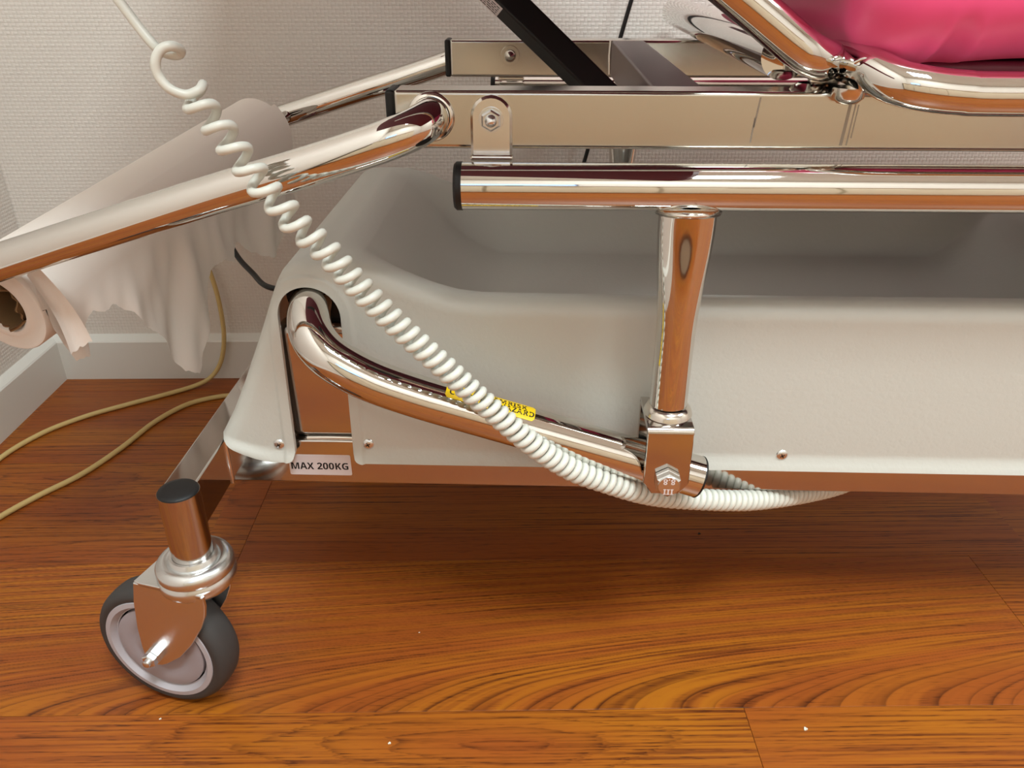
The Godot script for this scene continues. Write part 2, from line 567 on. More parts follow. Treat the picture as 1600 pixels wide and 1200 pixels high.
func add_rail(chair: Node3D, z: float, face: float) -> void:
	# a rectangular tube with a black plug; face is the side the fittings are on (+1 towards the room)
	var zc := z
	var rail := part("side_rail", MB.new().rbox(Vector3(0.95, 0.0352, 0.0262), 0.0028, at(Vector3(-0.0905 + 0.475, 0.4545, zc)), 3), M.brushed, chair)
	part("end_plug", MB.new().rbox(Vector3(0.006, 0.0354, 0.0264), 0.002, at(Vector3(-0.0925, 0.4545, zc))), M.black_rubber, rail, "black plastic end plug")
	if face > 0:
		for d in [[0.1352, 0.4600, 0.0011, 0.018, 0.10], [0.1338, 0.4495, 0.0010, 0.015, 0.06], [0.1905, 0.4535, 0.0020, 0.026, 0.06], [0.1938, 0.4535, 0.0009, 0.026, 0.05], [0.1958, 0.4550, 0.0007, 0.020, 0.05]]:
			part("dried_drip", MB.new().rbox(Vector3(d[2], d[3], 0.0001), 0.00004, at(Vector3(d[0], d[1], zc + 0.01313), Basis(Vector3(0, 0, 1), -d[4])), 1), M.drip, rail)
	var tz := zc + face * 0.034
	var tube := part("lift_tube", MB.new().tube([Vector3(-0.048, 0.4185, tz), Vector3(0.3, 0.4190, tz), Vector3(0.86, 0.4195, tz)], 0.0146, 40), M.chrome, chair)
	part("end_plug", MB.new().lathe([Vector2(0, 0.0035), Vector2(0.0135, 0.003), Vector2(0.0149, 0.0015), Vector2(0.0149, -0.002), Vector2(0, -0.002)], at(Vector3(-0.0485, 0.4185, tz), along(Vector3(-1, 0, 0)))), M.black_rubber, tube, "black plastic end plug")
	# hanging lug: rounded plate welded to the tube and bolted to the rail
	var out := []
	for k in 13:
		var a := PI * k / 12.0
		out.append(Vector2(-0.0291 + 0.0130 * cos(a), 0.4572 + 0.0128 * sin(a)))
	out.append(Vector2(-0.0422, 0.4305)); out.append(Vector2(-0.0160, 0.4305))
	var turn := Basis.IDENTITY if face > 0 else Basis(Vector3.UP, PI)
	var pz := zc + face * 0.0178
	var lug_xf := at(Vector3(0, 0, pz))
	if face < 0: lug_xf = at(Vector3(-0.0582, 0, pz), turn)
	var lug := part("hanging_lug", MB.new().plate(out, 0.0046, 0.0016, lug_xf), M.weld, tube)
	lug.set_meta("label", "round-topped lug welded to the tube")
	var wm := MB.new().rbox(Vector3(0.0275, 0.0045, 0.008), 0.002, at(Vector3(-0.0291, 0.4325, zc + face * 0.0165)))
	part("weld_bead", wm, M.weld, tube)
	var bx := at(Vector3(-0.0291, 0.4558, pz), along(Vector3(0, 0, face)))
	var bolt := MB.new()
	bolt.lathe([Vector2(0.0, 0.0015), Vector2(0.0076, 0.0015), Vector2(0.0078, 0.0), Vector2(0, 0)], bx, 28)
	bolt.hex(0.0115, 0.0012, 0.0048, bx)
	bolt.lathe([Vector2(0.0, 0.0088), Vector2(0.0018, 0.0084), Vector2(0.0033, 0.0070), Vector2(0.0040, 0.0045)], bx, 24, 60.0)
	part("bolt", bolt, M.zinc, rail)
	# the bolt's end on the other side of the rail
	var bx2 := at(Vector3(-0.0291, 0.4575, zc - face * 0.0131), along(Vector3(0, 0, -face)))
	var nut := MB.new()
	nut.lathe([Vector2(0, 0.0014), Vector2(0.0094, 0.0014), Vector2(0.0097, 0), Vector2(0, 0)], bx2, 28)
	nut.lathe([Vector2(0, 0.0105), Vector2(0.0025, 0.0098), Vector2(0.0050, 0.0075), Vector2(0.0058, 0.005), Vector2(0.0058, 0.001)], bx2, 28, 60.0)
	part("cap_nut", nut, M.brushed, rail)
	# leg-support bar that leaves the rail's side, bends and slopes down to the left
	var s := face
	var y0 := 0.4565
	var bar := [Vector3(-0.0672, y0, zc + s * 0.011), Vector3(-0.0675, y0, zc + s * 0.019), Vector3(-0.0695, y0 - 0.001, zc + s * 0.0285), Vector3(-0.0765, y0 - 0.0040, zc + s * 0.0365), Vector3(-0.089, y0 - 0.0085, zc + s * 0.0405), Vector3(-0.106, y0 - 0.0142, zc + s * 0.0412), Vector3(-0.150, 0.4287, zc + s * 0.0412), Vector3(-0.203, 0.4135, zc + s * 0.0412), Vector3(-0.2833, 0.3890, zc + s * 0.0412), Vector3(-0.3483, 0.3690, zc + s * 0.0412)]
	bar.append(Vector3(-0.47, 0.3320, zc + s * 0.0412) if s > 0 else Vector3(-0.385, 0.3578, zc + s * 0.0412))
	var leg := part("leg_support_bar", MB.new().tube(curve(bar, 0.004), 0.0122, 36), M.chrome, chair)
	part("weld_ring", MB.new().lathe([Vector2(0.0125, 0.003), Vector2(0.0140, 0.0026), Vector2(0.0150, 0.0012), Vector2(0.0152, -0.001)], at(Vector3(-0.0672, y0, zc + s * 0.0131), along(Vector3(0, 0, s))), 36, 80.0), M.weld, leg)

func add_column(chair: Node3D, z: float) -> void:
	# flared upright under the lift tube, standing on a forked bracket
	var xs := 0.0950
	var pts := []
	var mb := MB.new()
	var rows := []
	for k in 33:
		var h := lerpf(0.2605, 0.4075, k / 32.0)
		var w := 0.0132 + 0.0052 * ss(0.32, 0.40, h)
		var d := 0.0134 - 0.0028 * ss(0.33, 0.40, h)
		var ring := []
		for a in 41:
			var ang := TAU * a / 40.0
			ring.append(Vector3(xs + w * cos(ang), h, z + d * sin(ang)))
		rows.append(ring)
	mb.sheet(rows, Vector3.ZERO)
	for k in range(0, mb.x.size(), 3):
		var c := (mb.v[mb.x[k]] + mb.v[mb.x[k + 1]] + mb.v[mb.x[k + 2]]) / 3.0 - Vector3(xs, 0, z)
		c.y = 0
		if (mb.v[mb.x[k + 1]] - mb.v[mb.x[k]]).cross(mb.v[mb.x[k + 2]] - mb.v[mb.x[k]]).dot(c) > 0:
			var q := mb.x[k + 1]
			mb.x[k + 1] = mb.x[k + 2]; mb.x[k + 2] = q
	var col := part("support_column", mb.smooth(), M.chrome, chair)
	# weld at the top
	var w1 := MB.new()
	w1.lathe([Vector2(0.0165, -0.0015), Vector2(0.0205, -0.0008), Vector2(0.0212, 0.0012), Vector2(0.0195, 0.0032), Vector2(0.015, 0.0045)], Transform3D(Basis(Vector3(1, 0, 0), Vector3.UP, Vector3(0, 0, 0.62)), Vector3(xs, 0.4035, z)), 36, 80.0)
	part("weld_bead", w1, M.weld, col)

func add_arm(chair: Node3D, z: float, front: float, lettered: bool) -> void:
	var zz := z + front * 0.044
	var pts := [Vector3(-0.166, 0.321, z - front * 0.075), Vector3(-0.1655, 0.321, z - front * 0.03), Vector3(-0.1645, 0.3195, z - front * 0.006), Vector3(-0.1625, 0.3165, z + front * 0.014), Vector3(-0.157, 0.3090, z + front * 0.030), Vector3(-0.146, 0.2990, z + front * 0.039), Vector3(-0.130, 0.2890, z + front * 0.0428), Vector3(-0.110, 0.2790, zz), Vector3(-0.085, 0.2695, zz), Vector3(-0.062, 0.2620, zz), Vector3(0.00, 0.2427, zz), Vector3(0.06, 0.2240, zz), Vector3(0.1225, 0.2045, zz)]
	var arm := part("lift_arm", MB.new().tube(curve(pts, 0.004), 0.0157, 44), M.chrome, chair)
	part("end_plug", MB.new().lathe([Vector2(0, 0.0016), Vector2(0.0150, 0.0013), Vector2(0.0159, 0.0004), Vector2(0.0159, -0.0005), Vector2(0, -0.0005)], at(Vector3(0.1226, 0.20445, zz), along(Vector3(0.0625, -0.0195, 0)))), M.black_rubber, arm, "black end plug")
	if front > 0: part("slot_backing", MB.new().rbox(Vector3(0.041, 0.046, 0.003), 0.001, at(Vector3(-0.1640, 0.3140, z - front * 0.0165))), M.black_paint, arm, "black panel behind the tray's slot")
	# collar in the tray's slot
	part("sleeve", MB.new().tube([Vector3(-0.166, 0.321, z - front * 0.075), Vector3(-0.1655, 0.321, z - front * 0.018)], 0.0222, 36), M.black_paint, arm, "black rubber sleeve")
	# forked bracket: inverted U straddling the arm
	var bx := 0.0945
	var yb := 0.2060
	var yt := 0.2600
	var hw := 0.0245
	var br := MB.new()
	# bent strip: two cheeks with clipped corners and a rounded top
	var cheek := [Vector2(-0.0159, yb + 0.009), Vector2(-0.0159, yt - 0.004), Vector2(0.0159, yt - 0.004), Vector2(0.0159, yb + 0.009), Vector2(0.0095, yb), Vector2(-0.0095, yb)]
	br.plate(cheek, 0.004, 0.0005, at(Vector3(bx, 0, zz + hw)), 20.0)
	br.plate(cheek, 0.004, 0.0005, at(Vector3(bx, 0, zz - hw + 0.004)), 20.0)
	var bend := [Vector2(-hw, yt - 0.0045), Vector2(-hw, yt - 0.004), Vector2(-hw + 0.0012, yt - 0.0012), Vector2(-hw + 0.004, yt), Vector2(hw - 0.004, yt), Vector2(hw - 0.0012, yt - 0.0012), Vector2(hw, yt - 0.004), Vector2(hw, yt - 0.0045), Vector2(hw - 0.004, yt - 0.0048), Vector2(-hw + 0.004, yt - 0.0048)]
	br.plate(bend, 0.0318, 0.0004, at(Vector3(bx + 0.0159, 0, zz), Basis(Vector3(0, 0, 1), Vector3.UP, Vector3(1, 0, 0))), 60.0)
	var bracket := part("arm_bracket", br, M.polished, chair)
	var wb := MB.new()
	wb.lathe([Vector2(0.0128, 0.0062), Vector2(0.0145, 0.0055), Vector2(0.0163, 0.003), Vector2(0.0172, 0.0)], Transform3D(Basis(Vector3(1, 0, 0), Vector3.UP, Vector3(0, 0, 1.05)), Vector3(bx + 0.0005, 0.2600, zz)), 36, 80.0)
	part("weld_bead", wb, M.weld, bracket)
	var bolt_xf := at(Vector3(bx + 0.0006, 0.2180, zz + front * hw), along(Vector3(0.0, 0.0, front)))
	var bolt := MB.new()
	bolt.hex(0.0166, 0.0, 0.0024, bolt_xf)
	bolt.hex(0.0164, 0.0026, 0.0078, bolt_xf)
	bolt.lathe([Vector2(0, 0.0082), Vector2(0.0074, 0.0082), Vector2(0.0079, 0.0074)], bolt_xf, 32)
	part("bolt", bolt, M.zinc, bracket)
	if lettered:
		var bolt_z := zz + front * (hw + 0.00826)
		for w in [["8.8", 0.0040, PI], ["III", -0.0046, 0.0]]:
			var place := func(px: float, py: float):
				var q := Vector2(px, py).rotated(w[2])
				return [Vector3(bx + 0.0006 + q.x, 0.2180 + w[1] + q.y, bolt_z), Vector3(0, 0, 1)]
			var mm := lettering(w[0], 0.0034, 1.0, place)
			mm.surface_set_material(0, M.sticker)
			part_mesh("stamped_mark", mm, bracket)
		# warning sticker wrapped on the arm
		var a0 := Vector3(-0.0660, 0.26326, zz)
		var dir := Vector3(0.12, -0.0375, 0).normalized()
		var up := Vector3(0, 0, 1).cross(dir).normalized()
		if up.y < 0: up = -up
		var R := 0.01585
		var wrap := func(s: float, h: float, lift: float):
			var ang := h / R
			var nn := Vector3(0, 0, 1) * cos(ang) + up * sin(ang)
			return [a0 + dir * s + nn * (R + lift), nn]
		var st := MB.new()
		var len := 0.0655
		var rr := 0.002
		var ids := []
		for k in 41:
			var s := len * k / 40.0
			var inset := 0.0
			if s < rr: inset = rr - sqrt(maxf(0, rr * rr - (rr - s) * (rr - s)))
			if s > len - rr: inset = rr - sqrt(maxf(0, rr * rr - (s - len + rr) * (s - len + rr)))
			var row := []
			for j in 13:
				var q = wrap.call(s, lerpf(0.0140 + inset, 0.0290 - inset, j / 12.0), 0.00012)
				row.append(st.vert(q[0], q[1]))
			ids.append(row)
		for k in 40:
			for j in 12: st.quad(ids[k][j], ids[k + 1][j], ids[k + 1][j + 1], ids[k][j + 1])
		part("warning_sticker", st, M.yellow, arm, "yellow crushing-hazard sticker")
		for w in [["KLÄMRISK", 0.0244, 0.0425], ["CRUSHING HAZARD", 0.0192, 0.0338]]:
			var place2 := func(px: float, py: float): return wrap.call(w[2] + px, w[1] + py, 0.0002)
			part_mesh("sticker_lettering", lettering(w[0], 0.0044, 1.06, place2), arm)

# outline of the moulded tray seen from the side: left slope, shoulder, then the lower rim
var brim := [Vector2(-0.2490, 0.2085), Vector2(-0.2370, 0.2290), Vector2(-0.2240, 0.2560), Vector2(-0.2055, 0.2980), Vector2(-0.1960, 0.3210), Vector2(-0.1900, 0.3345), Vector2(-0.1845, 0.3440), Vector2(-0.1780, 0.3500), Vector2(-0.1680, 0.3530), Vector2(-0.1500, 0.3540), Vector2(-0.1300, 0.3525), Vector2(-0.1120, 0.3480), Vector2(-0.0950, 0.3410), Vector2(-0.0760, 0.3335), Vector2(-0.0580, 0.3282), Vector2(-0.0400, 0.3262), Vector2(0.0, 0.3258), Vector2(0.80, 0.3258)]

func brim_distance(p: Vector2) -> float:
	var best := 9.0
	for k in brim.size() - 1:
		best = minf(best, p.distance_to(Geometry2D.get_closest_point_to_segment(p, brim[k], brim[k + 1])))
	return best

func add_tray(chair: Node3D) -> void:
	var xc := -0.1652       # the slot
	var wn := 0.0232
	var hn := 0.3125
	var r := 0.0135
	var skirt_z := func(x: float, h: float) -> float:
		var z := lerpf(-0.5305, -0.5360, ss(0.19, 0.33, h))
		var low := 0.1905 + 0.010 * ss(-0.205, -0.245, x)
		z += 0.0045 * (1.0 - ss(low + 0.001, low + 0.010, h))
		var side := absf(x - xc) - wn if h < hn else Vector2(x - xc, h - hn).length() - wn
		z += 0.0016 * (1.0 - ss(0.0070, 0.0095, side))
		var d := brim_distance(Vector2(x, h))
		if d < r: z -= r - sqrt(maxf(0.0, r * r - (r - d) * (r - d)))
		return z
	var bottom := func(x: float) -> float:
		var b := 0.1905 + 0.0180 * pow(clampf((-0.205 - x) / 0.044, 0.0, 1.0), 1.7)
		for e in [xc - wn, xc + wn]:                  # rounded corners beside the slot
			var out: float = (e - x) if e < xc else (x - e)
			if out >= 0.0 and out < 0.008: b += 0.008 - sqrt(maxf(0.0, 0.000064 - (0.008 - out) * (0.008 - out)))
		return b
	var xs := []
	for k in 17: xs.append(lerpf(-0.2489, xc - wn - 0.010, k / 17.0))
	for k in 9: xs.append(lerpf(xc - wn - 0.010, xc - wn, k / 8.0))
	var left_edge := xs.size() - 1
	for k in range(1, 24): xs.append(xc + wn * -cos(PI * k / 24.0))
	xs.append(xc + wn)
	var right_edge := xs.size() - 1
	for k in range(1, 11): xs.append(xc + wn + 0.012 * k / 10.0)
	for k in range(1, 24): xs.append(lerpf(xc + wn + 0.012, 0.0, k / 23.0))
	for k in range(1, 30): xs.append(lerpf(0.0, 0.78, k / 29.0))
	# front skirt in three panels so that the slot stays open
	var mb := MB.new()
	var rim := MB.new()
	var N := 56
	var column := func(x: float, over_slot: bool) -> Array:
		var lo: float = bottom.call(x)
		if over_slot: lo = hn + sqrt(maxf(0.0, wn * wn - (x - xc) * (x - xc)))
		var hi: float = lookup(brim, x)
		var out := []
		for k in N + 1:
			var f := float(k) / N
			var h := lerpf(lo, hi, 1.0 - pow(1.0 - f, 1.9))
			out.append(Vector3(x, h, skirt_z.call(x, h)))
		return out
	var panels := [[], [], []]
	for k in xs.size():
		if k <= left_edge: panels[0].append(column.call(xs[k], false))
		if k >= left_edge and k <= right_edge: panels[1].append(column.call(xs[k], true))
		if k >= right_edge: panels[2].append(column.call(xs[k], false))
	for p in panels: mb.sheet(p, Vector3(0, 0, 1))
	# the edge's thickness round the slot and along the bottom
	var edge := []
	for c in panels[0]: edge.append(c[0])
	for k in range(1, N + 1):
		if panels[0][-1][k].y < hn: edge.append(panels[0][-1][k])
	for c in panels[1]: edge.append(c[0])
	var back := []
	for k in range(1, N + 1):
		if panels[2][0][k].y < hn: back.append(panels[2][0][k])
	back.reverse()
	edge.append_array(back)
	for c in panels[2]: edge.append(c[0])
	var strip := [[], []]
	for p in edge:
		strip[0].append(p); strip[1].append(p - Vector3(0, 0, 0.0045))
	var lip := MB.new()
	lip.sheet(strip, Vector3(0, -1, 0))
	lip.smooth()
	# shoulder, rim and basin: the brim carried back to the wall side, hollowed out
	var zf: float = -0.536 - r
	var zb := -0.842
	var rows := []
	var zs := []
	for k in 8: zs.append(lerpf(zf, zf - 0.02, k / 8.0))
	for k in 20: zs.append(lerpf(zf - 0.02, -0.62, k / 20.0))
	for k in 14: zs.append(lerpf(-0.62, -0.76, k / 14.0))
	for k in 31: zs.append(lerpf(-0.76, zb, k / 30.0))
	for k in zs.size():
		var row := []
		for j in xs.size():
			var x: float = xs[j]
			var h := lookup(brim, x)
			var z: float = zs[k]
			if k == 0: z = skirt_z.call(x, h)
			var bas: float = ss(-0.150, -0.030, x) * ss(0.003, 0.055, zf - z) * ss(0.004, 0.040, z - zb) * (1.0 - ss(0.40, 0.47, x))
			h -= bas * (h - 0.272)
			var roll: float = clampf((zb + 0.012 - z) / 0.012, 0.0, 1.0)
			h -= 0.012 * (1.0 - sqrt(1.0 - roll * roll))
			row.append(Vector3(x, h, z))
		rows.append(row)
	mb.sheet(rows, Vector3(0, 1, 0))
	var skirt_back := [[], []]
	for p in rows[-1]:
		skirt_back[0].append(p); skirt_back[1].append(Vector3(p.x, minf(p.y, 0.21), zb - 0.006))
	mb.sheet(skirt_back, Vector3(0, 0, -1))
	mb.smooth()
	var base := mb.v.size()
	mb.v.append_array(lip.v); mb.n.append_array(lip.n); mb.t.append_array(lip.t)
	for k in lip.x: mb.x.append(base + k)
	var tray := part("tray", mb, M.plastic, chair)
	tray.set_meta("label", "pale grey moulded plastic tray")
	for p in [Vector2(-0.2010, 0.2045), Vector2(-0.1301, 0.2060), Vector2(0.1937, 0.2024), Vector2(0.52, 0.2024)]:
		var z: float = skirt_z.call(p.x, p.y)
		var xf := at(Vector3(p.x, p.y, z - 0.0003), along(Vector3(0, 0.05, 1)))
		var sc := MB.new()
		sc.lathe([Vector2(0, 0.0020), Vector2(0.0022, 0.0019), Vector2(0.0037, 0.0014), Vector2(0.0046, 0.0006), Vector2(0.0049, 0.0)], xf, 24, 50.0)
		var screw := part("screw", sc, M.zinc, tray)
		var cross := MB.new()
		for a in [0.5, 0.5 + PI / 2]:
			cross.rbox(Vector3(0.0038, 0.0004, 0.0009), 0.0001, xf * at(Vector3(0, 0.00190, 0), Basis(Vector3.UP, a)))
		part("screw_slot", cross, M.black_paint, tray)

func add_caster(chair: Node3D, shift: Vector3) -> void:
	var yaw := deg_to_rad(14.0)
	var a := Vector3(-sin(yaw), 0, cos(yaw))
	var u := Vector3(cos(yaw), 0, sin(yaw))
	var c := Vector3(-0.2920, 0.0583, -0.4667) + shift
	var wx := at(c, Basis(a.cross(u).normalized() * 1.0, a, a.cross(a.cross(u)).normalized() * 1.0))
	wx.basis = along(a)
	var post := Vector3(-0.2548, 0, -0.4640) + shift
	var caster := part("caster", MB.new().tube([post + Vector3(0, 0.141, 0), post + Vector3(0, 0.2060, 0)], 0.0149, 44), M.polished, chair)
	caster.set_meta("label", "swivel caster with a grey wheel")
	part("post_cap", MB.new().lathe([Vector2(0, 0.0022), Vector2(0.010, 0.0020), Vector2(0.0138, 0.0012), Vector2(0.0146, 0.0), Vector2(0.0146, -0.001), Vector2(0, -0.001)], at(post + Vector3(0, 0.2062, 0)), 40, 50.0), M.black_rubber, caster, "black rubber cap")
	var R := 0.0583
	var ty := []
	for q in [Vector2(0.0470, 0.0130), Vector2(0.0500, 0.0140), Vector2(0.0530, 0.0138), Vector2(0.0557, 0.0118), Vector2(0.0575, 0.0085), Vector2(0.0581, 0.0045), Vector2(R, 0.0)]: ty.append(q)
	for k in range(5, -1, -1): ty.append(Vector2(ty[k].x, -ty[k].y))
	part("tyre", MB.new().lathe(ty, wx, 64, 60.0), M.tyre, caster, "dark grey rubber tyre")
	var rim := MB.new()
	for s in [1.0, -1.0]:
		var pr := [Vector2(0.0488, 0.0125 * s), Vector2(0.0480, 0.0142 * s), Vector2(0.0440, 0.0145 * s), Vector2(0.0408, 0.0100 * s), Vector2(0.0398, 0.0096 * s), Vector2(0.0398, 0.006 * s)]
		rim.lathe(pr, wx, 64, 30.0)
	part("rim", rim, M.rim, caster, "light grey wheel rim")
	var hub := MB.new()
	for s in [1.0, -1.0]:
		hub.lathe([Vector2(0, 0.0120 * s), Vector2(0.019, 0.0120 * s), Vector2(0.0205, 0.0115 * s), Vector2(0.0235, 0.0115 * s), Vector2(0.0250, 0.0122 * s), Vector2(0.0370, 0.0122 * s), Vector2(0.0385, 0.0114 * s), Vector2(0.0385, 0.004 * s)], wx, 64, 30.0)
	part("hub_disc", hub, M.hub, caster, "grey plastic hub disc")
	# pressed steel fork
	var fork := MB.new()
	var poly := [Vector2(-0.0020, 0.0727), Vector2(-0.0068, 0.0530), Vector2(-0.0105, 0.0250), Vector2(-0.0112, 0.0040), Vector2(-0.0102, -0.0065), Vector2(-0.0065, -0.0108), Vector2(-0.0015, -0.0122), Vector2(0.0040, -0.0110), Vector2(0.0095, -0.0080), Vector2(0.0240, 0.0035), Vector2(0.0375, 0.0200), Vector2(0.0500, 0.0405), Vector2(0.0555, 0.0530), Vector2(0.0580, 0.0640), Vector2(0.0580, 0.0727)]
	var pb := Basis(u, Vector3.UP, a)
	fork.plate(poly, 0.0026, 0.0005, at(c + a * 0.0180, pb), 40.0)
	fork.plate(poly, 0.0026, 0.0005, at(c - a * 0.0154, pb), 40.0)
	var head := post
	head.y = 0
	# top web with rounded near edge
	var web := [Vector2(-0.0020, 0.0165), Vector2(0.0030, 0.0180), Vector2(0.0560, 0.0180), Vector2(0.0600, 0.0110), Vector2(0.0600, -0.0110), Vector2(0.0560, -0.0180), Vector2(0.0040, -0.0180), Vector2(0.0000, -0.0150)]
	fork.plate(web, 0.0028, 0.0006, at(Vector3(c.x, 0.1325, c.z), Basis(u, a, Vector3.UP)), 40.0)
	part("fork", fork, M.zinc, caster)
	var hd := MB.new()
	hd.lathe([Vector2(0.0151, 0.1500), Vector2(0.0172, 0.1500), Vector2(0.0180, 0.1485), Vector2(0.0190, 0.1462), Vector2(0.0212, 0.1470), Vector2(0.0240, 0.1468), Vector2(0.0268, 0.1450), Vector2(0.0284, 0.1418), Vector2(0.0288, 0.1385), Vector2(0.0282, 0.1362), Vector2(0.0272, 0.1352), Vector2(0.0276, 0.1342), Vector2(0.0286, 0.1325), Vector2(0.0290, 0.1295), Vector2(0.0282, 0.1260), Vector2(0.0255, 0.1225), Vector2(0.0220, 0.120)], at(head), 56, 50.0)
	part("swivel_head", hd, M.zinc, caster)
	var ax := at(c + a * 0.0180, along(a))
	var nut := MB.new()
	nut.hex(0.0112, 0.0, 0.0042, ax)
	nut.hex(0.0110, 0.0044, 0.0088, ax)
	nut.lathe([Vector2(0, 0.0122), Vector2(0.0020, 0.0122), Vector2(0.0031, 0.0114), Vector2(0.0033, 0.006)], ax, 24, 50.0)
	part("axle_nut", nut, M.zinc, caster)

func add_chassis(chair: Node3D) -> void:
	for z in [-0.5490, -0.8200]:
		var beam := part("chassis_beam", MB.new().rbox(Vector3(1.05, 0.0405, 0.024), 0.0016, at(Vector3(-0.2465 + 0.525, 0.1843, z)), 3), M.polished, chair)
		if z > -0.6:
			var zf: float = z + 0.012
			var out := []
			for q in [[-0.1472, 0.1718, -PI / 2], [-0.1472, 0.1912, 0.0], [-0.1978, 0.1912, PI / 2], [-0.1978, 0.1718, PI]]:
				for k in 5:
					var an: float = q[2] + PI / 2 * k / 4.0
					var sx := -1.0 if q[0] > -0.17 else 1.0
					var sy := -1.0 if q[1] > 0.18 else 1.0
					out.append(Vector2(q[0] + sx * 0.0013 + 0.0013 * cos(an), q[1] + sy * 0.0013 + 0.0013 * sin(an)))
			part("weight_label", MB.new().plate(out, 0.0003, 0.0001, at(Vector3(0, 0, zf + 0.0003))), M.sticker, beam, "white label reading MAX 200KG")
			var place := func(px: float, py: float): return [Vector3(-0.1730 + px, 0.1804 + py, zf + 0.00042), Vector3(0, 0, 1)]
			part_mesh("label_lettering", lettering("MAX 200KG", 0.0088, 1.0, place), beam)
		var up := part("upright", MB.new().rbox(Vector3(0.070, 0.100, 0.022), 0.008, at(Vector3(-0.1600, 0.2535, z - 0.003 if z > -0.6 else z)), 4), M.polished, chair)
		part("weld_bead", MB.new().tube(curve([Vector3(-0.181, 0.2052, z + 0.0085), Vector3(-0.16, 0.2056, z + 0.0087), Vector3(-0.131, 0.2052, z + 0.0085)], 0.003), 0.0016, 10), M.weld, up)
	var cb := part("end_beam", MB.new().rbox(Vector3(0.0235, 0.0405, 0.455), 0.0016, at(Vector3(-0.2587, 0.1843, -0.7015)), 3), M.polished, chair)
	part("weld_bead", MB.new().tube(curve([Vector3(-0.2470, 0.2035, -0.5360), Vector3(-0.2466, 0.185, -0.5356), Vector3(-0.2470, 0.1632, -0.5362)], 0.002), 0.0018, 10), M.weld, cb)
	var cross := part("cross_member", MB.new().rbox(Vector3(0.0325, 0.0330, 0.326), 0.0018, at(Vector3(0.0888, 0.4553, -0.7083)), 3), M.mauve, chair, "mauve-grey cross member")
	part("weld_bead", MB.new().tube(curve([Vector3(0.0720, 0.4715, -0.8700), Vector3(0.0714, 0.457, -0.8698), Vector3(0.0720, 0.4400, -0.8700)], 0.002), 0.0021, 10), M.weld, cross)

func add_actuator(chair: Node3D) -> void:
	var lo := Vector3(0.0655, 0.4365, -0.655)
	var hi := Vector3(-0.1965, 0.6675, -0.655)
	var dir := (hi - lo).normalized()
	var bs := along(dir)
	var ang := 0.0
	# turn the square bar about its length so that one edge looks at the room
	var face_n := Vector3(0, 0, 1).rotated(dir, deg_to_rad(28.0))
	var xx := dir.cross(face_n).normalized()
	var bx := Basis(xx, dir, face_n)
	var mid := (lo + hi) / 2
	var bar := part("lifting_strut", MB.new().rbox(Vector3(0.0198, lo.distance_to(hi), 0.0198), 0.0020, at(mid, bx), 3), M.black_paint, chair)
	bar.set_meta("label", "black square lifting strut")
	add_strut_label(bar, hi, dir, bx)

func add_strut_label(bar: Node3D, hi: Vector3, dir: Vector3, bx: Basis) -> void:
	# the label is on the face that looks to the lower left
	var side := bx.x if bx.x.y < 0.0 else -bx.x
	var across := dir.cross(side).normalized()
	var p0 := Vector3(-0.024, 0.5150, -0.655)
	var lbl := MB.new()
	var cc := p0 + dir * 0.030
	# project the centre on the bar's axis
	var ax := hi + dir * (cc - hi).dot(dir)
	lbl.rbox(Vector3(0.0175, 0.060, 0.0003), 0.0001, at(ax + side * 0.0100, Basis(across, dir, across.cross(dir))), 1)
	part("strut_label", lbl, M.sticker, bar, "white label with fine print")
	var rng := RandomNumberGenerator.new()
	rng.seed = 9
	var fine := MB.new()
	for row in 5:
		var s := -0.0282
		while s < 0.024:
			var w := rng.randf_range(0.0012, 0.0042)
			fine.rbox(Vector3(0.0011, w, 0.0001), 0.00003, at(ax + side * 0.0102 + across * (-0.0064 + row * 0.0030) + dir * (s + w / 2), Basis(across, dir, across.cross(dir))), 1)
			s += w + rng.randf_range(0.0006, 0.0014)
	part("fine_print", fine, M.ink, bar)

